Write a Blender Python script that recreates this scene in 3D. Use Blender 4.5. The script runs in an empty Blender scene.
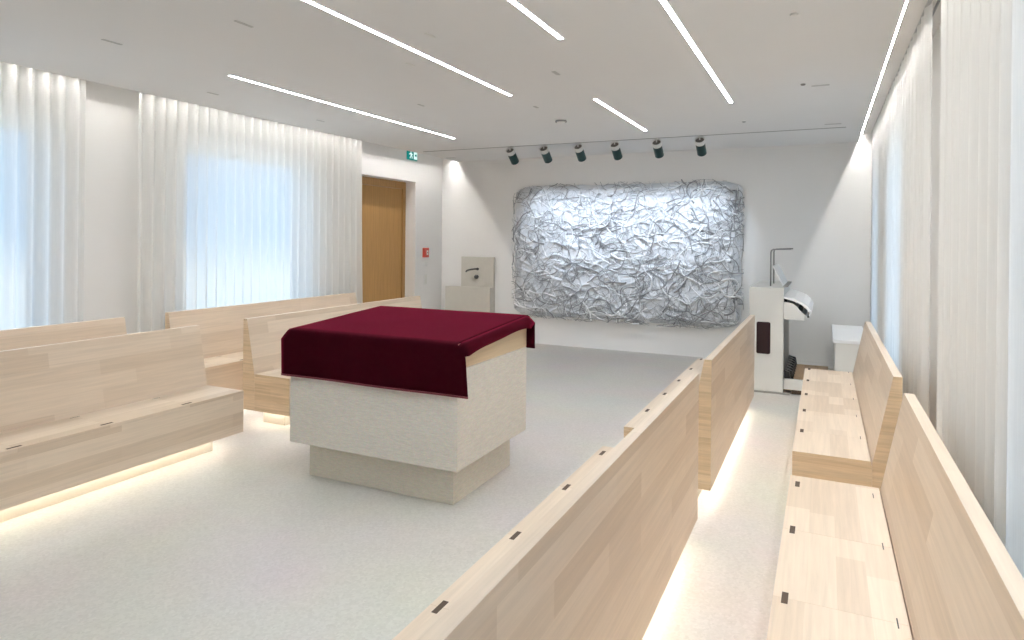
import bpy, bmesh, math, random
from mathutils import Vector, Matrix, noise
random.seed(7)
S = bpy.context.scene
COL = S.collection

# ------------------------------------------------------------------ helpers
class MB:
    """collects faces, then links them as ONE mesh object"""
    def __init__(s): s.v = []; s.f = []; s.mi = []
    def add(s, vs, fs, mi=0):
        o = len(s.v); s.v += [tuple(p) for p in vs]
        for f in fs: s.f.append(tuple(i + o for i in f)); s.mi.append(mi)
        return s
    def box(s, x0, x1, y0, y1, z0, z1, mi=0):
        vs = [(x, y, z) for z in (z0, z1) for y in (y0, y1) for x in (x0, x1)]
        return s.add(vs, [(0,2,3,1),(4,5,7,6),(0,1,5,4),(2,6,7,3),(0,4,6,2),(1,3,7,5)], mi)
    def prism_y(s, prof, y0, y1, mi=0, cap=None):
        """profile of (x,z) counter-clockwise seen from -y, extruded along y"""
        n = len(prof)
        vs = [(x, y0, z) for x, z in prof] + [(x, y1, z) for x, z in prof]
        o = len(s.v); s.v += vs
        for i in range(n):
            j = (i + 1) % n
            s.f.append((o+i, o+j, o+n+j, o+n+i)); s.mi.append(mi)
        c = mi if cap is None else cap
        s.f.append(tuple(o+i for i in reversed(range(n)))); s.mi.append(c)
        s.f.append(tuple(o+n+i for i in range(n))); s.mi.append(c)
        return s
    def tube(s, pts, r, n=8, mi=0, caps=True):
        pts = [Vector(p) for p in pts]; o = len(s.v); up = None
        for k, p in enumerate(pts):
            d = (pts[min(k+1, len(pts)-1)] - pts[max(k-1, 0)]).normalized()
            if up is None:
                up = Vector((0,0,1)) if abs(d.z) < .9 else Vector((1,0,0))
            a = d.cross(up)
            if a.length < 1e-4: a = d.orthogonal()
            a.normalize(); b = a.cross(d).normalized(); up = b
            rr = r[k] if isinstance(r, (list, tuple)) else r
            for i in range(n):
                t = 2*math.pi*i/n; s.v.append(tuple(p + a*math.cos(t)*rr + b*math.sin(t)*rr))
        for k in range(len(pts)-1):
            for i in range(n):
                j = (i+1) % n; s.f.append((o+k*n+i, o+k*n+j, o+(k+1)*n+j, o+(k+1)*n+i)); s.mi.append(mi)
        if caps:
            s.f.append(tuple(o+i for i in reversed(range(n)))); s.mi.append(mi)
            e = o+(len(pts)-1)*n; s.f.append(tuple(e+i for i in range(n))); s.mi.append(mi)
        return s
    def lathe(s, prof, c, ax=(0,0,1), n=24, mi=0):
        """profile of (radius, height) turned about an axis through c"""
        ax = Vector(ax).normalized(); a = ax.orthogonal().normalized(); b = ax.cross(a); c = Vector(c); o = len(s.v)
        for r, h in prof:
            for i in range(n):
                t = 2*math.pi*i/n; s.v.append(tuple(c + ax*h + (a*math.cos(t)+b*math.sin(t))*max(r, 1e-5)))
        for k in range(len(prof)-1):
            for i in range(n):
                j = (i+1) % n; s.f.append((o+k*n+i, o+k*n+j, o+(k+1)*n+j, o+(k+1)*n+i)); s.mi.append(mi)
        return s
    def build(s, name, mats, parent=None, loc=(0,0,0), bevel=0, seg=2, smooth=False):
        me = bpy.data.meshes.new(name); me.from_pydata(s.v, [], s.f)
        if not isinstance(mats, (list, tuple)): mats = [mats]
        for m in mats: me.materials.append(m)
        for p, i in zip(me.polygons, s.mi): p.material_index = i; p.use_smooth = smooth
        bm = bmesh.new(); bm.from_mesh(me)
        bmesh.ops.remove_doubles(bm, verts=bm.verts, dist=1e-6)
        bmesh.ops.recalc_face_normals(bm, faces=bm.faces); bm.to_mesh(me); bm.free()
        uv = me.uv_layers.new(name='box')
        for p in me.polygons:                       # box mapping in metres
            nx, ny, nz = (abs(c) for c in p.normal)
            for li in p.loop_indices:
                x, y, z = me.vertices[me.loops[li].vertex_index].co
                uv.data[li].uv = (y, x) if nz >= nx and nz >= ny else ((y, z) if nx >= ny else (x, z))
        o = bpy.data.objects.new(name, me); COL.objects.link(o); o.location = loc
        if parent: o.parent = parent
        if bevel:
            b = o.modifiers.new('bevel', 'BEVEL'); b.width = bevel; b.segments = seg; b.limit_method = 'ANGLE'; b.angle_limit = .6
            b.harden_normals = False
        return o

def tag(o, label, cat, group=None, kind=None):
    o['label'] = label; o['category'] = cat
    if group: o['group'] = group
    if kind: o['kind'] = kind
    return o
def empty(name, loc, label, cat, group=None, rz=0):
    o = bpy.data.objects.new(name, None); COL.objects.link(o); o.location = loc; o.rotation_euler.z = rz
    o.empty_display_size = .1
    return tag(o, label, cat, group)
def struct(o): o['kind'] = 'structure'; return o

# ------------------------------------------------------------------ materials
def mat(name):
    m = bpy.data.materials.new(name); m.use_nodes = True; nt = m.node_tree
    return m, nt, nt.nodes['Principled BSDF'], nt.nodes['Material Output']
def N(nt, t, **k):
    n = nt.nodes.new(t)
    for a, b in k.items():
        if a in n.inputs: n.inputs[a].default_value = b
        else: setattr(n, a, b)
    return n
def plain(name, col, rough=.5, metal=0, spec=.5, noise_amt=0, nscale=40, bump=0, bscale=200, sheen=0):
    m, nt, p, out = mat(name)
    p.inputs['Base Color'].default_value = (*col, 1); p.inputs['Roughness'].default_value = rough
    p.inputs['Metallic'].default_value = metal; p.inputs['Specular IOR Level'].default_value = spec
    if sheen: p.inputs['Sheen Weight'].default_value = sheen
    tc = N(nt, 'ShaderNodeTexCoord')
    if noise_amt:
        n = N(nt, 'ShaderNodeTexNoise', Scale=nscale, Detail=4.0)
        nt.links.new(tc.outputs['Object'], n.inputs['Vector'])
        mx = N(nt, 'ShaderNodeMix', data_type='RGBA')
        mx.inputs[6].default_value = (*[c*(1-noise_amt) for c in col], 1); mx.inputs[7].default_value = (*[min(1, c*(1+noise_amt)) for c in col], 1)
        nt.links.new(n.outputs['Fac'], mx.inputs[0]); nt.links.new(mx.outputs[2], p.inputs['Base Color'])
    if bump:
        n = N(nt, 'ShaderNodeTexNoise', Scale=bscale, Detail=3.0)
        nt.links.new(tc.outputs['Object'], n.inputs['Vector'])
        b = N(nt, 'ShaderNodeBump', Strength=bump, Distance=.002)
        nt.links.new(n.outputs['Fac'], b.inputs['Height']); nt.links.new(b.outputs['Normal'], p.inputs['Normal'])
    return m
def emit(name, col, st):
    m, nt, p, out = mat(name); nt.nodes.remove(p)
    e = N(nt, 'ShaderNodeEmission', Color=(*col, 1), Strength=st); nt.links.new(e.outputs[0], out.inputs['Surface']); return m

def wood(name, c1, c2, row=.095, length=.85, rough=.34, grain=.10, gs=(2.2, 55)):
    """edge-glued staves: boxes of slightly different tone with a fine stretched grain"""
    m, nt, p, out = mat(name); L = nt.links.new
    uv = N(nt, 'ShaderNodeUVMap', uv_map='box'); oi = N(nt, 'ShaderNodeObjectInfo')
    mul = N(nt, 'ShaderNodeVectorMath', operation='SCALE'); cmb = N(nt, 'ShaderNodeCombineXYZ', X=7.3, Y=0.0, Z=0)
    L(cmb.outputs[0], mul.inputs[0]); L(oi.outputs['Random'], mul.inputs['Scale'])
    add = N(nt, 'ShaderNodeVectorMath', operation='ADD'); L(uv.outputs[0], add.inputs[0]); L(mul.outputs[0], add.inputs[1])
    br = N(nt, 'ShaderNodeTexBrick', Scale=1.0); br.offset = .37; br.offset_frequency = 2; br.squash = 1.25; br.squash_frequency = 3
    for k, v in (('Mortar Size', 0.0), ('Brick Width', length), ('Row Height', row), ('Bias', -.1)): br.inputs[k].default_value = v
    br.inputs['Color1'].default_value = (*c1, 1); br.inputs['Color2'].default_value = (*c2, 1)
    L(add.outputs[0], br.inputs['Vector'])
    mp = N(nt, 'ShaderNodeMapping'); mp.inputs['Scale'].default_value = (*gs, 1); L(add.outputs[0], mp.inputs['Vector'])
    n = N(nt, 'ShaderNodeTexNoise', Scale=1.0, Detail=5.0, Roughness=.6, Distortion=.5); L(mp.outputs[0], n.inputs['Vector'])
    r = N(nt, 'ShaderNodeMapRange'); r.inputs['From Min'].default_value = .3; r.inputs['From Max'].default_value = .7
    r.inputs['To Min'].default_value = 1-grain; r.inputs['To Max'].default_value = 1+grain*.5; L(n.outputs['Fac'], r.inputs['Value'])
    sc = N(nt, 'ShaderNodeVectorMath', operation='SCALE'); L(br.outputs['Color'], sc.inputs[0]); L(r.outputs[0], sc.inputs['Scale'])
    L(sc.outputs[0], p.inputs['Base Color']); p.inputs['Roughness'].default_value = rough
    p.inputs['Specular IOR Level'].default_value = .45
    b = N(nt, 'ShaderNodeBump', Strength=.08, Distance=.001); L(n.outputs['Fac'], b.inputs['Height']); L(b.outputs[0], p.inputs['Normal'])
    return m

def fabric_sheer(name, col, trans):
    m, nt, p, out = mat(name); nt.nodes.remove(p); L = nt.links.new
    uv = N(nt, 'ShaderNodeTexCoord'); mp = N(nt, 'ShaderNodeMapping'); mp.inputs['Scale'].default_value = (300, 300, 6); L(uv.outputs['Object'], mp.inputs[0])
    n = N(nt, 'ShaderNodeTexNoise', Scale=1.0, Detail=2.0); L(mp.outputs[0], n.inputs['Vector'])
    d = N(nt, 'ShaderNodeBsdfDiffuse', Color=(*col, 1)); t = N(nt, 'ShaderNodeBsdfTranslucent', Color=(*col, 1)); tr = N(nt, 'ShaderNodeBsdfTransparent')
    m1 = N(nt, 'ShaderNodeMixShader', Fac=.55); L(d.outputs[0], m1.inputs[1]); L(t.outputs[0], m1.inputs[2])
    r = N(nt, 'ShaderNodeMapRange'); r.inputs['To Min'].default_value = trans-.06; r.inputs['To Max'].default_value = trans+.06; L(n.outputs['Fac'], r.inputs['Value'])
    # a weave closes up when seen at a slant: openness falls with the facing angle
    lw = N(nt, 'ShaderNodeLayerWeight', Blend=.35); inv = N(nt, 'ShaderNodeMath', operation='SUBTRACT'); inv.inputs[0].default_value = 1.0; L(lw.outputs['Facing'], inv.inputs[1])
    mu = N(nt, 'ShaderNodeMath', operation='MULTIPLY'); L(inv.outputs[0], mu.inputs[0]); L(r.outputs[0], mu.inputs[1])
    m2 = N(nt, 'ShaderNodeMixShader'); L(mu.outputs[0], m2.inputs[0]); L(m1.outputs[0], m2.inputs[1]); L(tr.outputs[0], m2.inputs[2])
    L(m2.outputs[0], out.inputs['Surface']); return m

def glass_mat(name):
    m, nt, p, out = mat(name); nt.nodes.remove(p); L = nt.links.new
    t = N(nt, 'ShaderNodeBsdfTransparent', Color=(.95, .98, .98, 1)); g = N(nt, 'ShaderNodeBsdfGlossy', Roughness=.03)
    mx = N(nt, 'ShaderNodeMixShader', Fac=.06); L(t.outputs[0], mx.inputs[1]); L(g.outputs[0], mx.inputs[2]); L(mx.outputs[0], out.inputs['Surface']); return m

def floor_mat():
    m, nt, p, out = mat('pale_terrazzo'); L = nt.links.new
    tc = N(nt, 'ShaderNodeTexCoord')
    v = N(nt, 'ShaderNodeTexVoronoi', Scale=85.0); L(tc.outputs['Object'], v.inputs['Vector'])
    n = N(nt, 'ShaderNodeTexNoise', Scale=1.3, Detail=4.0); L(tc.outputs['Object'], n.inputs['Vector'])
    cr = N(nt, 'ShaderNodeValToRGB'); cr.color_ramp.elements[0].color = (.605, .582, .55, 1); cr.color_ramp.elements[1].color = (.71, .685, .65, 1)
    L(v.outputs['Color'], cr.inputs[0])
    mx = N(nt, 'ShaderNodeMix', data_type='RGBA', blend_type='MULTIPLY'); mx.inputs[0].default_value = .18
    L(cr.outputs[0], mx.inputs[6]); L(n.outputs['Color'], mx.inputs[7])
    L(mx.outputs[2], p.inputs['Base Color']); p.inputs['Roughness'].default_value = .42; p.inputs['Specular IOR Level'].default_value = .4
    return m

def stone_mat(name, c):
    m, nt, p, out = mat(name); L = nt.links.new
    tc = N(nt, 'ShaderNodeTexCoord'); mp = N(nt, 'ShaderNodeMapping'); mp.inputs['Scale'].default_value = (18, 18, 110); L(tc.outputs['Object'], mp.inputs[0])
    n = N(nt, 'ShaderNodeTexNoise', Scale=1.0, Detail=5.0, Roughness=.7); L(mp.outputs[0], n.inputs['Vector'])
    n2 = N(nt, 'ShaderNodeTexVoronoi', Scale=160.0); L(tc.outputs['Object'], n2.inputs['Vector'])
    cr = N(nt, 'ShaderNodeValToRGB'); cr.color_ramp.elements[0].position = .3; cr.color_ramp.elements[1].position = .75
    cr.color_ramp.elements[0].color = (*[x*.86 for x in c], 1); cr.color_ramp.elements[1].color = (*[min(1, x*1.08) for x in c], 1)
    L(n.outputs['Fac'], cr.inputs[0])
    mx = N(nt, 'ShaderNodeMix', data_type='RGBA', blend_type='MULTIPLY'); mx.inputs[0].default_value = .10
    L(cr.outputs[0], mx.inputs[6]); L(n2.outputs['Color'], mx.inputs[7]); L(mx.outputs[2], p.inputs['Base Color'])
    b = N(nt, 'ShaderNodeBump', Strength=.5, Distance=.002); L(n.outputs['Fac'], b.inputs['Height']); L(b.outputs[0], p.inputs['Normal'])
    p.inputs['Roughness'].default_value = .6; return m

def velvet_mat():
    m, nt, p, out = mat('wine_velvet'); L = nt.links.new
    tc = N(nt, 'ShaderNodeTexCoord'); n = N(nt, 'ShaderNodeTexNoise', Scale=9.0, Detail=5.0); L(tc.outputs['Object'], n.inputs['Vector'])
    cr = N(nt, 'ShaderNodeValToRGB'); cr.color_ramp.elements[0].color = (.020, .0006, .0030, 1); cr.color_ramp.elements[1].color = (.032, .0010, .0050, 1)
    L(n.outputs['Fac'], cr.inputs[0]); L(cr.outputs[0], p.inputs['Base Color'])
    p.inputs['Roughness'].default_value = .95; p.inputs['Specular IOR Level'].default_value = .05
    p.inputs['Sheen Weight'].default_value = .42; p.inputs['Sheen Roughness'].default_value = .4; p.inputs['Sheen Tint'].default_value = (.80, .020, .115, 1)
    return m

M_WALL = plain('white_plaster', (.85, .84, .825), .85, noise_amt=.02, nscale=3, bump=.04, bscale=60)
M_CEIL = plain('white_ceiling_board', (.83, .835, .84), .9, noise_amt=.015, nscale=2)
M_POCK = plain('pocket_paint', (.80, .79, .77), .9)
M_FLOOR = floor_mat()
M_WOOD = wood('whitewashed_spruce', (.755, .63, .50), (.625, .495, .37))
M_WOODEND = wood('spruce_end_grain', (.74, .58, .40), (.655, .495, .32), row=.055, length=3.0, grain=.22)
M_DESK = wood('desk_spruce', (.74, .61, .43), (.67, .53, .35), row=.12, length=1.4)
M_OAK = wood('oak_veneer', (.47, .262, .088), (.43, .232, .072), row=9, length=9, grain=.16, rough=.45, gs=(45, 1.8))
M_OAKF = wood('oak_frame', (.44, .25, .095), (.40, .21, .075), row=9, length=9, grain=.16, rough=.45, gs=(45, 1.8))
M_SLOT = plain('dark_slot', (.085, .055, .035), .8)
M_HINGE = plain('dark_hinge', (.05, .045, .04), .4, metal=.6)
M_PLINTH = plain('cream_plinth', (.72, .66, .55), .6)
M_STONE = stone_mat('chiselled_limestone', (.78, .75, .69))
M_STONE2 = stone_mat('chiselled_limestone_base', (.68, .645, .57))
M_BASIN = plain('beige_stone', (.60, .575, .515), .55, noise_amt=.05, nscale=12)
M_VELVET = velvet_mat()
M_HEM = plain('rose_braid', (.20, .04, .055), .7, noise_amt=.1, nscale=200)
M_SHEER = fabric_sheer('sheer_curtain', (.93, .925, .905), .20)
M_GLASS = glass_mat('window_glass')
M_FRAME = plain('grey_window_frame', (.42, .43, .44), .4, metal=.3)
M_WHITE = plain('white_lacquer', (.76, .75, .71), .35, noise_amt=.01)
M_WHITE2 = plain('cool_white_lacquer', (.88, .89, .90), .3)
M_GREYPANEL = plain('grey_panel', (.33, .32, .29), .6)
M_BLACK = plain('black_key', (.012, .012, .014), .35)
M_MAROON = plain('maroon_speaker_cloth', (.022, .006, .007), .85, bump=.4, bscale=900)
M_BROWN = wood('pedal_wood', (.46, .275, .115), (.38, .215, .085), row=.05, length=1.2, grain=.25)
M_STEEL = plain('brushed_steel', (.30, .30, .29), .35, metal=.9)
M_DKSTEEL = plain('dark_steel', (.10, .10, .10), .4, metal=.7)
M_GREEN = plain('dark_green_lacquer', (.012, .045, .045), .35)
M_SPOTW = plain('spot_white', (.78, .78, .76), .4)
M_SPOTD = plain('spot_inner', (.16, .145, .13), .6)
M_SLITS = plain('grey_slit', (.56, .56, .56), .7)
M_TRACK = plain('track_grey', (.30, .30, .30), .6)
M_RED = plain('signal_red', (.40, .035, .02), .4)
M_SIGNW = emit('sign_white', (.75, 1, .95), .95)
M_SIGNG = emit('sign_green', (.012, .20, .18), 1.0)
M_LENS = emit('spot_lens', (.80, .88, 1), 8)
M_STRIP = emit('strip_light', (.95, .98, 1), 60.0)
M_COVE = emit('cove_led', (1, .985, .955), 220.0)
M_UNDER = emit('bench_led', (1, .955, .88), 21.0)
M_RELIEF = plain('pale_resin', (.70, .715, .74), .38, noise_amt=.06, nscale=14, spec=.6)
M_STRAND = plain('silver_strand', (.33, .333, .34), .4, metal=.2, noise_amt=.25, nscale=30)
M_STRANDL = plain('pale_strand', (.80, .81, .82), .3, noise_amt=.1, nscale=30)

# ------------------------------------------------------------------ room
XL, XR, YN, YF = -5.70, .63, -1.6, 9.24
H, HP = 2.855, 2.945            # ceiling, ceiling of the curtain pockets
CL, CR = -5.41, .366            # ceiling edges at the pockets
T = .30
struct(MB().box(XL-T, XR+T, YN-.2, YF+.2, -.12, 0).build('floor', M_FLOOR))
struct(MB().box(CL, CR, YN, YF, H, HP).build('ceiling', M_CEIL))
struct(MB().box(XL-T, XR+T, YN-.2, YF+.2, HP, HP+.15).build('ceiling_pocket', M_POCK))
struct(MB().box(XL-T, XR+T, YF, YF+.2, 0, HP).build('wall_far', M_WALL))
struct(MB().box(XL-T, XR+T, YN-.2, YN, 0, HP).build('wall_near', M_WALL))

def side_wall(name, xa, xb, openings):
    m = MB(); y = YN
    for a, b, z0, z1 in openings:
        m.box(xa, xb, y, a, 0, HP)
        if z0 > 0: m.box(xa, xb, a, b, 0, z0)
        m.box(xa, xb, a, b, z1, HP); y = b
    m.box(xa, xb, y, YF, 0, HP)
    return struct(m.build(name, M_WALL))
WL = [(1.2, 3.18, .06, 2.50), (4.42, 6.18, .06, 2.50)]
WR = [(.30, 2.38, .06, 2.50), (5.60, 6.80, .06, 2.50), (7.90, 8.70, .06, 2.50)]
DOOR = (7.08, 8.46, 0, 2.468)
side_wall('wall_left', XL-T, XL, WL + [DOOR])
side_wall('wall_right', XR, XR+T, WR)
k = 0
for xa, lst in ((XL-.22, WL), (XR+.16, WR)):
    for a, b, z0, z1 in lst:
        k += 1; m = MB(); w = .055
        m.box(xa, xa+.06, a, a+w, z0, z1).box(xa, xa+.06, b-w, b, z0, z1)
        m.box(xa, xa+.06, a+w, b-w, z0, z0+w).box(xa, xa+.06, a+w, b-w, z1-w, z1)
        c = (a+b)/2; two = xa > 0
        if two: m.box(xa, xa+.06, c-.03, c+.03, z0+w, z1-w)
        f = struct(m.build('window_%d' % k, M_FRAME))
        if two: MB().box(xa+.024, xa+.036, a+w, c-.03, z0+w, z1-w).build('pane', M_GLASS, f)
        MB().box(xa+.024, xa+.036, c+.03 if two else a+w, b-w, z0+w, z1-w).build('pane', M_GLASS, f)
# oak door in its deep reveal
xd = XL-.20
m = MB().box(xd-.08, xd+.02, DOOR[0]+.001, DOOR[0]+.07, 0, 2.467).box(xd-.08, xd+.02, 8.39, 8.459, 0, 2.467).box(xd-.08, xd+.02, DOOR[0]+.07, 8.39, 2.36, 2.467)
d = struct(m.build('door_1', M_OAKF, bevel=.003))
MB().box(xd-.06, xd-.005, DOOR[0]+.073, 8.387, .006, 2.355).build('door_leaf', M_OAK, d, bevel=.002)
m = MB().lathe([(0,0),(.026,0),(.026,.01),(.009,.011),(.009,.05),(0,.05)], (xd-.005, 7.25, 1.05), (1,0,0), 16).tube([(xd+.042,7.25,1.05),(xd+.042,7.37,1.05)], .009, 10)
m.build('door_handle', M_STEEL, d, smooth=True)
struct(MB().box(XR-.30, XR, YF-.012, YF, 0, .06).box(-.9, XR-.30, YF-.012, YF, 0, .06).build('baseboard_far', M_WALL))

# ------------------------------------------------------------------ ceiling lights
def strip(x, y0, y1, label, w=.030):
    t = empty('strip_light', (x, (y0+y1)/2, H), label, 'ceiling light', 'recessed linear lights')
    l = (y1-y0)/2
    MB().box(-w/2, w/2, -l, l, -.004, -.0005).build('diffuser', M_STRIP, t)
    MB().box(-w/2-.004, -w/2, -l-.004, l+.004, -.006, -.0005).box(w/2, w/2+.004, -l-.004, l+.004, -.006, -.0005)\
        .box(-w/2, w/2, -l-.004, -l, -.006, -.0005).box(-w/2, w/2, l, l+.004, -.006, -.0005).build('trim_frame', M_CEIL, t)
strip(-.77, 1.2, 6.167, 'long thin ceiling light line running towards the organ, parallel to the right curtains')
strip(-2.478, .9, 5.13, 'long thin ceiling light line ending above the far edge of the reading table')
strip(-4.18, 3.627, 7.044, 'slim ceiling light line nearest the left window curtains')
strip(-1.85, 5.549, 7.384, 'short ceiling light line closest to the row of spotlights')
strip(-1.49, 1.7, 3.803, 'short ceiling light line over the near right pews, cut by the picture top')
# LED lines in the curtain pockets
for x, lab in ((CL-.055, 'hidden warm light line in the ceiling pocket above the left curtains'), (CR+.033, 'bright light line along the ceiling edge above the right curtains')):
    t = empty('cove_light', (x, 4, HP), lab, 'ceiling light', 'curtain pocket lights')
    MB().box(-.0045, .0045, YN-3.95, YF-4.05, -.006, -.0005).build('diffuser', M_COVE, t)
    MB().box(-.009, -.0045, YN-3.95, YF-4.05, -.012, -.0005).box(.0045, .009, YN-3.95, YF-4.05, -.012, -.0005).build('profile', M_SPOTW, t)

def mark(name, x, y, sx, sy, label, mat_=None, cat='vent', grp='ceiling slots', dz=.004):
    o = MB().box(-sx/2, sx/2, -sy/2, sy/2, -dz, -.0003).build(name, mat_ or M_SLITS, None, (x, y, H), bevel=.001); tag(o, label, cat, grp)
mark('ceiling_slot', -4.178, 2.70, .022, .13, 'small grey ceiling slot in line with the slim left light line, before its start')
mark('ceiling_slot', -3.098, 2.79, .022, .13, 'small grey ceiling slot between the two long left light lines, nearest the picture top')
mark('ceiling_slot', -4.853, 4.04, .022, .11, 'faint ceiling slot close to the curtain pocket, above the left part of the window curtain')
mark('ceiling_slot', -4.90, 5.45, .022, .11, 'faint ceiling slot close to the curtain pocket, above the middle of the window curtain')
mark('ceiling_slot', -2.207, 3.416, .022, .10, 'pale ceiling slot just right of the long light line over the table', M_SPOTW)
mark('ceiling_slot', -2.705, 3.927, .022, .10, 'pale ceiling slot just left of the long light line over the table', M_SPOTW)
mark('ceiling_slot', -3.438, 5.178, .022, .10, 'faint ceiling slot midway between the slim left line and the long middle line')
mark('ceiling_slot', -1.836, 4.582, .03, .11, 'grey ceiling slot between the short near light line and the short far light line')
mark('ceiling_slot', -2.478, 5.684, .03, .08, 'faint ceiling slot just beyond the end of the long middle light line')
mark('ceiling_slot', -.04, 5.78, .13, .03, 'grey ceiling slot lying crosswise near the bright right ceiling edge')
mark('ceiling_slot', .07, 7.72, .16, .03, 'grey ceiling slot at the right end of the spotlight track')
mark('ceiling_slot', -5.25, 8.75, .16, .06, 'grey ceiling slot in the corner past the green exit sign')
def disc(name, x, y, r, h, label, cat, m0):
    o = MB().lathe([(0,-h),(r*.7,-h),(r,-h*.6),(r,-.0005),(0,-.0005)], (0,0,0), n=24).build(name, m0, None, (x, y, H), smooth=True); tag(o, label, cat); return o
o = disc('smoke_detector', -2.494, 6.378, .055, .035, 'white smoke detector dome on the ceiling, in front of the spotlights', 'smoke detector', M_SPOTW)
MB().lathe([(.058,-.030),(.060,-.024),(.060,-.018),(.058,-.012)], (0,0,0), n=24).build('vent_ring', M_TRACK, o)
disc('ceiling_sensor', -.162, 3.914, .022, .01, 'tiny round pale ceiling sensor near the picture top, right of the longest light', 'sensor', M_SPOTW)
disc('ceiling_sensor', -.165, 5.68, .018, .012, 'tiny dark round ceiling sensor beside the crosswise grey slot', 'sensor', M_TRACK)
disc('ceiling_sensor', -.772, 7.219, .018, .012, 'tiny round ceiling sensor above the rightmost spotlight', 'sensor', M_SLITS)

# ------------------------------------------------------------------ spotlights on their track
o = MB().box(-5.25, .2, -.012, .012, -.003, -.0003).build('lighting_track', M_TRACK, None, (0, 7.985, H))
tag(o, 'thin grey track line across the ceiling that carries the spotlights', 'track')
tilt = math.radians(50); A = Vector((0, math.sin(tilt), -math.cos(tilt)))
sx = [-3.86, -3.365, -2.885, -2.398, -1.868, -1.352]
where = ['leftmost of six, over the left edge of the relief', 'second from the left', 'third from the left', 'fourth from the left', 'second from the right', 'rightmost of six, over the right edge of the relief']
for x, w in zip(sx, where):
    t = empty('spotlight', (x, 7.985, H), 'dark green spotlight with white collar, ' + w, 'spotlight', 'six track spotlights')
    c0 = Vector((0, 0, -.050))
    MB().lathe([(0,-.0035),(.020,-.0035),(.020,-.012),(.008,-.013),(.008,-.050),(0,-.050)], (0,0,0), n=16).build('stem', M_SPOTW, t, smooth=False)
    r = .057
    MB().lathe([(r-.006,.012),(r-.006,-.002),(r,-.004),(r,.056),(.0,.056)], c0, A, 28).build('white_collar', M_SPOTW, t, smooth=False)
    MB().lathe([(0,.012),(r-.0065,.012),(r-.0065,.020),(0,.020)], c0, A, 28).build('rear_cap', M_SPOTD, t)
    MB().lathe([(0,.0565),(r-.003,.0565),(r-.001,.060),(r-.001,.218),(r-.004,.222),(r-.010,.222),(r-.012,.200),(0,.200)], c0, A, 28).build('green_barrel', M_GREEN, t, smooth=False)
    MB().lathe([(0,.203),(r-.0135,.203),(r-.0135,.205),(0,.205)], c0, A, 28).build('lens', M_LENS, t)
    ld = bpy.data.lights.new('spot_beam', 'SPOT'); ld.energy = 58; ld.color = (.70, .83, 1.0); ld.spot_size = math.radians(62); ld.spot_blend = 1.0; ld.shadow_soft_size = .03
    lo = bpy.data.objects.new('spot_beam', ld); COL.objects.link(lo); lo.parent = t; lo.location = c0 + A*.235
    aim = Vector((x*.9 - .26 - x, YF-7.985, 1.62-H))
    lo.rotation_euler = (aim - lo.location).to_track_quat('-Z', 'Y').to_euler()

# ------------------------------------------------------------------ pews
LB, HS, HT, ZB = 2.64, .44, .90, .13
def pew(x, y, left, slots, label, grp):
    """x = seat front, y = middle of its length; the seat faces +x when left, else -x"""
    t = empty('pew', (x, y, 0), label, 'pew', grp)
    s = -1 if left else 1                      # local direction from the seat front to the back
    l = LB/2
    def pr(pts):
        pts = [(s*a, z) for a, z in pts]; return pts
    lid = .022
    MB().prism_y(pr([(0,ZB),(.389,ZB),(.389,HS-lid),(0,HS-lid)]), -l, l, 0, 1).build('seat_box', [M_WOOD, M_WOODEND], t, bevel=.0006)
    MB().prism_y(pr([(.3895,ZB),(.525,ZB),(.525,HT),(.483,HT),(.392,HS),(.3895,HS)]), -l, l, 0, 1).build('backrest', [M_WOOD, M_WOODEND], t, bevel=.002)
    cuts = [-l] + [q for q in slots if -l+.2 < q < l-.2] + [l]
    for a, b in zip(cuts[:-1], cuts[1:]):      # lift-up lids meet at the finger slots
        MB().prism_y(pr([(0,HS-lid),(.385,HS-lid),(.385,HS),(0,HS)]), a+(.0003 if a > -l else 0), b-(.0003 if b < l else 0), 0, 1).build('seat_lid', [M_WOOD, M_WOODEND], t, bevel=.0005)
    for q in slots:
        xa, xb = sorted((s*.026, s*.046))
        MB().box(xa, xb, q-.037, q+.037, HS-.004, HS+.0006).build('finger_slot', M_SLOT, t)
        xa, xb = sorted((s*.352, s*.356))
        MB().box(xa, xb, q-.03, q+.03, HS-.004, HS+.0006).build('hinge', M_HINGE, t)
    MB().prism_y(pr([(.17,0),(.42,0),(.42,ZB),(.17,ZB)]), -l+.13, l-.13).build('plinth', M_PLINTH, t)
    # LED lines under the box, lighting plinth and floor
    m = MB()
    for a, b in ((.125,.135),(.455,.465)):
        xa, xb = sorted((s*a, s*b)); m.box(xa, xb, -l+.10, l-.10, ZB-.006, ZB-.0005)
    for q in (-l+.095, l-.105):
        xa, xb = sorted((s*.14, s*.45)); m.box(xa, xb, q, q+.01, ZB-.006, ZB-.0005)
    m.build('led_line', M_UNDER, t)
SN = [-1.02, -.466, .09, .65, 1.20]; SF = [-.87, -.33, .20, .75, 1.29]; SLN = [-.77, -.21, .30, .86]
yn, yf = 2.23, 5.29
pew(-1.118, yn, False, SN, 'pale wooden pew in the near foreground seen from behind, beside the aisle', 'pews right of the reading table')
pew(-1.118, yf+.01, False, SF, 'pale wooden pew seen from behind, reaching towards the white organ', 'pews right of the reading table')
pew(-.143, yn-.01, False, SN, 'pale wooden pew under the right curtains closest to the camera, seat slots showing', 'pews along the right curtains')
pew(-.152, yf-.02, False, SF, 'pale wooden pew along the right curtains, second one, ending at the organ stool', 'pews along the right curtains')
pew(-3.942, yn+.03, True, SLN, 'large pale wooden pew left of the table, light glowing under its seat', 'pews left of the reading table')
pew(-3.945, yf+.08, True, SF, 'pale wooden pew partly hidden behind the wine cloth on the table', 'pews left of the reading table')
pew(-4.910, yn+.07, True, SLN, 'pale wooden pew at the left edge, only its top showing behind another pew', 'pews along the left curtains')
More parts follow.
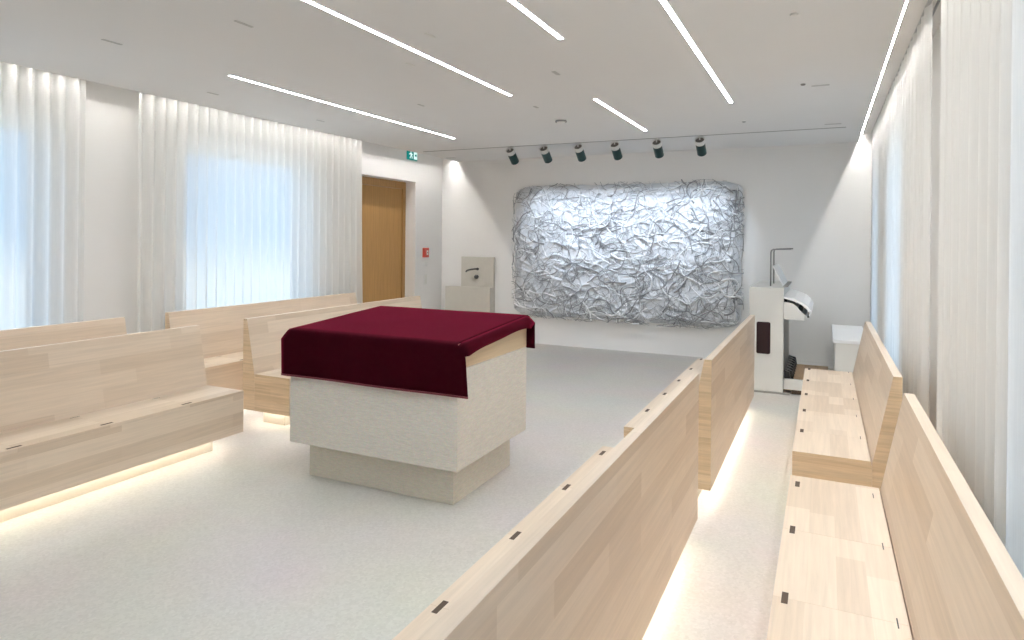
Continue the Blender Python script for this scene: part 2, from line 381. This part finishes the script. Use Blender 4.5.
pew(-4.910, yf+.06, True, SF, 'pale wooden pew under the big window curtain, ending at the oak door', 'pews along the left curtains')

# ------------------------------------------------------------------ reading table and velvet cloth
tx, ty = -2.556, 3.78
t = empty('reading_table', (tx, ty, 0), 'square pale stone reading table on a recessed base, standing on the terrazzo floor', 'table')
MB().box(-.56, .56, -.39, .396, 0, .245).build('stone_base', M_STONE2, t, bevel=.004)
MB().box(-.642, .642, -.49, .487, .24, .832).build('stone_body', M_STONE, t, bevel=.005)
MB().add([(x, y, z) for x in (-.640, .640) for y, z in ((-.487,.834),(.485,.834),(.485,1.048),(-.487,.984))],
         [(0,1,2,3),(4,7,6,5),(0,4,5,1),(1,5,6,2),(2,6,7,3),(3,7,4,0)]).build('sloped_desk_top', M_DESK, t, bevel=.003)
MB().lathe([(0,0),(.012,0),(.012,.006),(0,.006)], (.56, .10, .205), (1,0,0), 14).build('cable_outlet', M_BLACK, t)
def cloth():
    m = MB(); V = []; n = 40
    hx, y0, y1, lip = .645, -.495, .492, .058
    zt = lambda y: .990 + (y-y0)/(y1-y0)*.066
    # cross-section in y: front hem, front fold, top, back fold, back hem
    ys = []
    def add_row(kind, q):
        row = []
        for i in range(n+1):
            u = -1 + 2*i/n
            if kind == 'top':
                y = y0 + (y1-y0)*q; x = u*hx; z = zt(y) + .0025*noise.noise(Vector((x*3, y*3, 1)))
                row.append((x, y, z))
            else:
                f = kind == 'front'
                drop = (.305 if f else .235)*q
                e = min(1, q/.22)                # corner spreads out to the lip's width as it falls
                wx = hx + (lip if f else .05)*e
                if f: wx += (.028*max(0, q-.22) if u > 0 else -.022*max(0, q-.22))
                x = u*wx
                yb = (y0-.006) if f else (y1+.006)
                yo = (-1 if f else 1)*(.006*math.sin(min(1, q*6)*1.57) + .007*q*math.sin(x*7.0+.6) + .010*q)
                zz = (zt(y0) if f else zt(y1)) - drop
                row.append((x, yb+yo, zz))
        return row
    rows = [add_row('front', q) for q in (1, .9, .8, .7, .6, .5, .4, .3, .22, .15, .08, .03)] + [add_row('top', q/16) for q in range(17)] + [add_row('back', q) for q in (.03, .08, .15, .22, .35, .5, .65, .8, 1)]
    k = n+1
    for r in rows: m.v += r
    for a in range(len(rows)-1):
        for i in range(n):
            m.f.append((a*k+i, a*k+i+1, (a+1)*k+i+1, (a+1)*k+i)); m.mi.append(0)
    # side lips: short folds hanging along the two sloped sides
    for s in (-1, 1):
        L = 24; prev = None
        for j in range(L+1):
            q = j/L; y = y0 + (y1-y0)*q; z = zt(y)
            w = lip; dep = .058 + .03*abs(2*q-1)**3
            wav = .006*math.sin(q*9+1)
            pts = [(s*hx, y, z), (s*(hx+.022), y, z-.008), (s*(hx+.040), y, z-.028), (s*(hx+.047+wav), y, z-dep+wav)]
            if q in (0, 1):                        # share the edge of the hanging flap
                pts = [add_row('front' if q == 0 else 'back', e)[-1 if s > 0 else 0] for e in (.03, .08, .15, .22)]
            b = len(m.v); m.v += pts
            if prev is not None:
                for c in range(3): m.f.append((prev+c, prev+c+1, b+c+1, b+c)); m.mi.append(0)
            prev = b
    o = m.build('velvet_cloth', M_VELVET, None, (tx, ty, 0), smooth=True)
    sd = o.modifiers.new('thick', 'SOLIDIFY'); sd.thickness = .004; sd.offset = 0
    tag(o, 'dark wine red velvet cloth draped over the stone reading table', 'tablecloth')
    # rose braid along the hems
    for s, q, nm in (('front', .972, 'hem_braid'), ('front', .995, 'hem_braid')):
        r = add_row(s, q); MB().tube([(x, y-.004, z) for x, y, z in r], .0028, 6).build(nm, M_HEM, o, smooth=True)
    r = add_row('back', .975); MB().tube([(x, y+.004, z) for x, y, z in r], .0028, 6).build('hem_braid', M_HEM, o, smooth=True)
cloth()

# ------------------------------------------------------------------ curtains
def curtain(xc, ya, yb, seed, label, amp=.044, per=.115, ztop=HP-.012, zbot=.015, flare=0):
    rnd = random.Random(seed); m = MB(); n = int((yb-ya)/.012); nz = 9
    ph = 0; base = []
    for i in range(n+1):
        y = ya + (yb-ya)*i/n
        p = per*(1 + .12*noise.noise(Vector((y*1.7, seed, 0)))); ph += 2*math.pi*((yb-ya)/n)/p
        base.append((y, ph, .75 + .45*noise.noise(Vector((y*2.3, seed+5, 0)))))
    for kz in range(nz):
        z = ztop + (zbot-ztop)*kz/(nz-1); q = kz/(nz-1)
        for y, p, a in base:
            w = math.sin(p) + .12*math.sin(2*p+1.1) + q*.15*noise.noise(Vector((y*5, q*1.2, seed)))
            edge = (y-ya)/(yb-ya)
            yy = y + flare*q*q*max(0, edge-.9)*10*.10
            m.v.append((xc + amp*a*(.85+.3*q)*w, yy, z))
    for kz in range(nz-1):
        for i in range(n):
            o = kz*(n+1)+i; m.f.append((o, o+1, o+n+2, o+n+1)); m.mi.append(0)
    ob = m.build('curtain', M_SHEER, None, smooth=True)
    tag(ob, label, 'curtain', 'sheer floor-length curtains')
    r = MB().box(xc-.010, xc+.010, ya-.02, yb+.02, HP-.010, HP-.0005).build('curtain_rail', M_SPOTW if xc < -1 else M_SLITS, ob)
    return ob
curtain(-5.55, .4, 3.37, 1, 'white sheer curtain with a blue glow at the left edge of the room')
curtain(-5.55, 3.82, 6.94, 2, 'wide white sheer curtain before the bright window, ending beside the oak door', flare=.6)
curtain(.515, 4.24, 9.08, 3, 'white sheer curtain on the right running to the far corner, behind the second pew', amp=.022, per=.17)
curtain(.515, -.3, 3.80, 4, 'white sheer curtain on the right closest to the camera, cut by the picture edge', amp=.022, per=.17)
o = MB().box(.553, .562, 2.2, 4.9, HP-.016, HP-.0005).build('curtain_rail', M_TRACK); tag(o, 'dark rail line in the ceiling pocket between the two right curtains', 'curtain rail')

# ------------------------------------------------------------------ left wall fittings
t = empty('exit_sign', (XL, 8.335, 2.87), 'green lit exit sign high on the wall above the oak door', 'sign')
MB().box(.001, .03, -.128, .118, -.078, .070).build('sign_face', M_SIGNG, t, bevel=.002)
X1 = .0315
m = MB()   # the running figure with its arrow, left half
m.lathe([(0,0),(.014,0),(.014,.001),(0,.001)], (X1, -.055, .040), (1,0,0), 12)
def flat(m, pts): m.add([(X1-.001, y, z) for y, z in pts] + [(X1, y, z) for y, z in pts], [tuple(range(len(pts))), tuple(reversed(range(len(pts), 2*len(pts))))] + [(i, (i+1) % len(pts), len(pts)+(i+1) % len(pts), len(pts)+i) for i in range(len(pts))])
flat(m, [(-.075,.024),(-.040,.024),(-.032,-.012),(-.062,-.016)])
flat(m, [(-.062,-.014),(-.044,-.014),(-.070,-.060),(-.090,-.056)])
flat(m, [(-.050,-.014),(-.032,-.012),(-.015,-.036),(-.020,-.060),(-.034,-.060),(-.034,-.036)])
flat(m, [(-.076,.024),(-.066,.014),(-.098,-.008),(-.104,.002)])
flat(m, [(-.040,.024),(-.010,.004),(-.014,-.006),(-.044,.008)])
m.build('running_figure', M_SIGNW, t)
m = MB(); flat(m, [(.022,.055),(.110,.055),(.110,-.064),(.022,-.064)]); m.build('door_pictogram', M_SIGNW, t)
m = MB(); X1 = .033; flat(m, [(.045,.010),(.078,.010),(.078,.028),(.100,-.004),(.078,-.036),(.078,-.018),(.045,-.018)]); m.build('arrow', M_SIGNG, t)
t = empty('fire_call_point', (XL, 8.725, 1.375), 'small red fire alarm call point beside the oak door', 'fire alarm')
MB().box(.001, .045, -.065, .065, -.075, .075).build('housing', M_RED, t, bevel=.006)
m = MB().box(.0452, .047, -.008, .034, -.035, .035); m.build('white_window', M_SPOTW, t)
MB().lathe([(0,0),(.012,0),(.012,.002),(0,.002)], (.0472, .013, 0), (1,0,0), 14).build('press_button', M_BLACK, t)
o = MB().box(-.001, .012, -.05, .05, -.035, .035).build('wall_plate', M_SPOTW, None, (XL, 8.75, 1.19), bevel=.003); tag(o, 'faint white plate on the wall directly beneath the red call point', 'wall plate')
t = empty('light_switch', (XL, 8.745, .955), 'white light switch plate, lower of the two plates under the red call point', 'switch')
MB().box(.001, .010, -.045, .045, -.085, .085).build('switch_plate', M_SPOTW, t, bevel=.002)
MB().box(.0102, .015, -.030, .030, -.068, -.004).build('rocker', M_WHITE, t, bevel=.002); MB().box(.0102, .015, -.030, .030, .004, .068).build('rocker', M_WHITE, t, bevel=.002)

# ------------------------------------------------------------------ wash basin on the far wall
t = empty('wash_basin', (-5.12, YF, 0), 'beige stone wash basin block with splash panel and tap on the far wall', 'wash basin')
MB().box(-.172, .412, -.06, -.001, 0, 1.312).build('splash_panel', M_BASIN, t, bevel=.004)
m = MB().box(-.40, .412, -.17, -.062, 0, .785)
m.box(-.40, -.35, -.17, -.062, .785, .832).box(.36, .412, -.17, -.062, .785, .832).box(-.35, .36, -.17, -.155, .785, .832).box(-.35, .36, -.075, -.062, .785, .832)
m.build('basin_block', M_BASIN, t)
m = MB().lathe([(0,0),(.022,0),(.022,.012),(0,.012)], (.13,-.061,1.12), (0,-1,0), 16).tube([(.13,-.06,1.12),(.125,-.14,1.122),(.08,-.19,1.118),(.01,-.20,1.10),(-.005,-.20,1.075)], .011, 10)
m.build('tap', M_DKSTEEL, t, smooth=True)
MB().lathe([(0,0),(.034,0),(.034,.030),(.026,.042),(0,.044)], (.115,-.061,.995), (0,-1,0), 20).build('tap_knob', M_DKSTEEL, t)

# ------------------------------------------------------------------ relief on the far wall
def relief():
    x0, x1, z0, z1 = -4.39, -.945, .385, 2.46
    cx, cz, hw, hh = (x0+x1)/2, (z0+z1)/2, (x1-x0)/2, (z1-z0)/2
    t = empty('wall_relief', (cx, YF, cz), 'large silvery white relief of tangled branches hung on the far wall', 'artwork')
    nx, nz = 300, 180; m = MB(); rn = random.Random(3)
    def height(x, z):
        p = Vector((x*2.2, z*2.6, 3.1))
        w = Vector((noise.noise(p*1.3), noise.noise(p*1.3+Vector((7,3,1))), 0))*.45
        d, _ = noise.voronoi((p+w)*1.7, distance_metric='DISTANCE', exponent=2.5)
        d2, _ = noise.voronoi((p+w*1.6)*4.2, distance_metric='DISTANCE', exponent=2.5)
        r1 = max(0, 1-(d[1]-d[0])*3.6); r2 = max(0, 1-(d2[1]-d2[0])*3.2)
        return .024*r1*r1 + .007*r2*r2 + .020*noise.noise(p*1.6)
    for j in range(nz+1):
        for i in range(nx+1):
            u, v = -1+2*i/nx, -1+2*j/nz
            x, z = u*(hw-.05), v*(hh-.05)
            e = min(1, (1-max(abs(u), abs(v)))*14)
            ex = .030*noise.noise(Vector((0, v*4, u*2+9))) * (abs(u) > .97); ez = .030*noise.noise(Vector((u*7, 3, v*2))) * (abs(v) > .97)
            cr = max(0, abs(u)+abs(v)-1.90)*.9
            m.v.append((x*(1-cr*.35)+ex, -.035 - (.05+height(x+cx, z+cz))*e, z*(1-cr*.5)+ez))
    k = nx+1
    for j in range(nz):
        for i in range(nx): m.f.append((j*k+i, j*k+i+1, (j+1)*k+i+1, (j+1)*k+i)); m.mi.append(0)
    o = m.build('backing', M_RELIEF, t, smooth=True)
    sd = o.modifiers.new('thick', 'SOLIDIFY'); sd.thickness = .02; sd.offset = -1 
    # winding, forking strands
    def inside(x, z):
        a, b = abs(x)/(hw-.012), abs(z)/(hh-.012)
        return a < 1 and b < 1 and (a**7 + b**7) < 1.12
    def grow(m, rn, x, z, hd, r0, nn, lf, key, depth, straight=.8):
        pts = []; rad = []
        curl = rn.uniform(-.09, .09); st = .022 + r0*.9
        for q in range(nn):
            yy = -.085 - height(x+cx, z+cz)*.85 - lf*(.55+.7*noise.noise(Vector((x*6, z*6, key))))
            pts.append((x, yy, z)); rad.append(r0*(1-.7*q/nn)*(1+.35*noise.noise(Vector((x*22, z*22, key)))))
            hd += (noise.noise(Vector((x*5.5, z*5.5, key*.37)))*straight + curl)*(1.0 if depth else .8)
            if depth < 2 and q > 2 and rn.random() < (.16 if depth == 0 else .07):
                grow(m, rn, x, z, hd + rn.choice((-1, 1))*rn.uniform(.5, 1.1), r0*(1-.7*q/nn)*.75, rn.randint(4, 11), lf, key+q*.7+3, depth+1)
            x += math.cos(hd)*st; z += math.sin(hd)*st
            if not inside(x, z): break
        if len(pts) > 2: m.tube(pts, rad, 6)
    for name, mt, cnt, rmin, rmax, lift, sd0, lo, hi in (
            ('pale_branches', M_STRANDL, 150, .007, .017, .030, 12, 8, 20), ('grey_branches', M_STRAND, 330, .004, .013, .034, 11, 8, 22),
            ('fine_grey_strands', M_STRAND, 520, .003, .006, .040, 14, 6, 16)):
        m = MB(); rn = random.Random(sd0)
        for c in range(cnt):
            if rn.random() < .11:                     # along the border
                s = rn.choice('tbbblr'); a = rn.uniform(-1, 1); o_ = rn.uniform(.03, .14)
                x, z = {'t': (a*hw, hh-o_), 'b': (a*hw, -hh+o_), 'l': (-hw+o_, a*hh), 'r': (hw-o_, a*hh)}[s]
                hd = (0 if s in 'tb' else 1.57) + rn.choice((0, 3.14)); sg = .35
            else:
                x, z = rn.uniform(-hw, hw), rn.uniform(-hh, hh)
                hd = 1.6*noise.noise(Vector((x*.8, z*1.1, 5))) + rn.choice((0, 3.14)) + rn.gauss(0, .55); sg = .75
            if inside(x, z): grow(m, rn, x, z, hd, rmin+(rmax-rmin)*rn.random()**2, rn.randint(lo, hi), rn.uniform(.003, lift), c*1.3+sd0, 0, sg)
        m.build(name, mt, t, smooth=True)['kind'] = 'stuff'
    return t
relief()

# ------------------------------------------------------------------ organ, its pedalboard and its stool
t = empty('digital_organ', (-.55, 7.4, 0), 'white organ console side-on against the far right, with a maroon grille', 'organ')
W = 1.28
MB().box(-.17, .17, 0, .035, .02, 1.115).build('side_panel', M_WHITE, t, bevel=.004)
MB().box(-.17, .17, W-.035, W, .02, 1.115).build('side_panel', M_WHITE, t, bevel=.004)
MB().box(-.168, -.14, .036, W-.036, .02, 1.113).build('rear_panel', M_WHITE, t)
MB().box(-.139, .168, .036, W-.036, 1.085, 1.113).build('top_board', M_WHITE, t)
MB().box(.06, .09, .036, W-.036, .10, .80).build('knee_panel', M_GREYPANEL, t)
MB().box(.091, .168, .036, W-.036, .80, 1.084).build('console_front', M_WHITE, t)
m = MB()                                     # rounded maroon speaker grille, set into the side
pts = []
for cx_, cz_, a0 in ((.043-.018,.75-.018,0),(-.095+.018,.75-.018,90),(-.095+.018,.413+.018,180),(.043-.018,.413+.018,270)):
    for q in range(5):
        a = math.radians(a0+q*22.5); pts.append((cx_+.018*math.cos(a), cz_+.018*math.sin(a)))
m.prism_y(pts, -.006, -.0005); m.build('speaker_grille', M_MAROON, t)
MB().box(-.18, .235, -.004, .05, 0, .019).build('foot_rail', M_GREYPANEL, t)
MB().prism_y([(.171,.79),(.374,.79),(.374,.845),(.318,.895),(.300,.930),(.255,.958),(.171,.970)], .0, .04).build('key_cheek', M_WHITE, t, bevel=.003)
MB().prism_y([(.171,.79),(.374,.79),(.374,.845),(.318,.895),(.300,.930),(.255,.958),(.171,.970)], W-.04, W).build('key_cheek', M_WHITE, t, bevel=.003)
MB().box(.171, .36, .041, W-.041, .79, .825).build('key_bed', M_WHITE, t)
for z, xa, xb in ((.8255, .26, .385), (.885, .20, .30)):        # two manuals: whites, then the sharps above
    m = MB(); nk = 36
    for i in range(nk):
        y = .05+(W-.10)*i/nk; m.box(xa, xb, y+.001, y+(W-.10)/nk-.001, z, z+.018)
    kb = m.build('manual', M_WHITE2, t)
    m = MB()
    for i in range(nk):
        if i % 7 not in (2, 6):
            y = .05+(W-.10)*(i+.72)/nk; m.box(xa, xb-.045, y, y+.018, z+.0185, z+.030)
    m.build('sharps', M_BLACK, kb)
MB().box(.171, .20, .041, W-.041, .826, 1.0).build('key_slip', M_BLACK, t)
MB().prism_y([(.171,1.005),(.171,1.028),(.27,1.008),(.352,.972),(.405,.925),(.437,.868),(.418,.832),(.408,.836),(.415,.866),(.390,.905),(.338,.946),(.262,.982)], .002, W-.002).build('roll_lid', M_WHITE2, t, bevel=.003)
MB().box(.396, .414, .01, W-.01, .818, .833).build('lid_grip', M_BLACK, t)
MB().prism_y([(.150,1.116),(.165,1.116),(.055,1.335),(.040,1.335)], .22, W-.22).build('music_desk', M_WHITE2, t, bevel=.003)
MB().box(.150, .200, .22, W-.22, 1.114, 1.128).build('music_ledge', M_GREYPANEL, t)
m = MB()
for y in (.30, .78):
    m.tube([(.02,y,1.112),(.02,y,1.48),(.026,y,1.505),(.045,y,1.515),(.225,y,1.522)], .008, 8)
m.tube([(.03,.30,1.507),(.03,.78,1.507)], .007, 8); m.build('lamp_bracket', M_STEEL, t, smooth=True)
# pedalboard
PB = MB().box(.17, .60, .11, 1.22, .03, .125).build('pedalboard', M_BROWN, t)
MB().box(.171, .60, .04, .105, .05, .155).build('front_frame', M_WHITE, PB, bevel=.004)
MB().box(.171, .60, 1.225, 1.245, .03, .12).build('rear_frame', M_SLOT, PB)
MB().box(.25, .58, .055, .10, .005, .045).build('frame_gap_shade', M_SLOT, PB)  # dark box painting the shade in the gap beneath the front frame
for i in range(14):
    y = .14+i*.077
    MB().prism_y([(.172,.126),(.172,.235),(.25 if i % 2 else .225,.215),(.265 if i % 2 else .235,.126)], y, y+.045).build('pedal', M_BLACK, PB, bevel=.004)
# stool
t = empty('organ_stool', (.25, 7.5, 0), 'white box stool in front of the organ, under the far end of the right curtain', 'stool')
MB().box(-.165, .165, 0, 1.36, .565, .60).build('seat_top', M_WHITE2, t, bevel=.004)
MB().box(-.145, .155, .015, .05, 0, .564).build('side_board', M_WHITE, t, bevel=.003)
MB().box(-.145, .155, 1.31, 1.345, 0, .564).build('side_board', M_WHITE, t, bevel=.003)
MB().box(-.02, .02, .052, 1.308, .25, .40).build('stretcher', M_WHITE, t, bevel=.003)

# ------------------------------------------------------------------ daylight
w = bpy.data.worlds.new('sky'); S.world = w; w.use_nodes = True; nt = w.node_tree; L = nt.links.new
bg = nt.nodes['Background']; tc = N(nt, 'ShaderNodeTexCoord'); sp = N(nt, 'ShaderNodeSeparateXYZ'); L(tc.outputs['Generated'], sp.inputs[0])
cr = N(nt, 'ShaderNodeValToRGB'); e = cr.color_ramp.elements
mr = N(nt, 'ShaderNodeMapRange'); mr.inputs['From Min'].default_value = -1; L(sp.outputs['Z'], mr.inputs['Value'])
e[0].position = .0; e[0].color = (1.15, 1.22, 1.3, 1); e[1].position = 1; e[1].color = (.28, .55, 1, 1)
for p_, c_ in ((.47, (1.2, 1.32, 1.45, 1)), (.50, (.30, .60, 1, 1))): x = e.new(p_); x.color = c_
L(mr.outputs[0], cr.inputs[0]); L(cr.outputs[0], bg.inputs['Color']); bg.inputs['Strength'].default_value = 1.3

# ------------------------------------------------------------------ camera
f = 653.85
R = Matrix(((.9021766, -.0084903, .4312833), (.4312642, -.0040586, -.9022166), (.0094105, .9999557, 0)))
cam = bpy.data.cameras.new('camera'); cam.sensor_width = 36; cam.lens = f/1024*36; cam.shift_y = -(320-239.19)/1024; cam.clip_start = .02
co = bpy.data.objects.new('camera', cam); COL.objects.link(co)
mw = R.to_4x4(); mw.translation = (0, 0, 1.6); co.matrix_world = mw; S.camera = co

S.view_settings.view_transform = 'Standard'; S.view_settings.look = 'None'; S.view_settings.gamma = 1; S.view_settings.use_curve_mapping = False
S.view_settings.exposure = 0.28
S.cycles.max_bounces = 14; S.cycles.diffuse_bounces = 8; S.cycles.transparent_max_bounces = 16; S.cycles.sample_clamp_indirect = 6; S.cycles.use_denoising = True
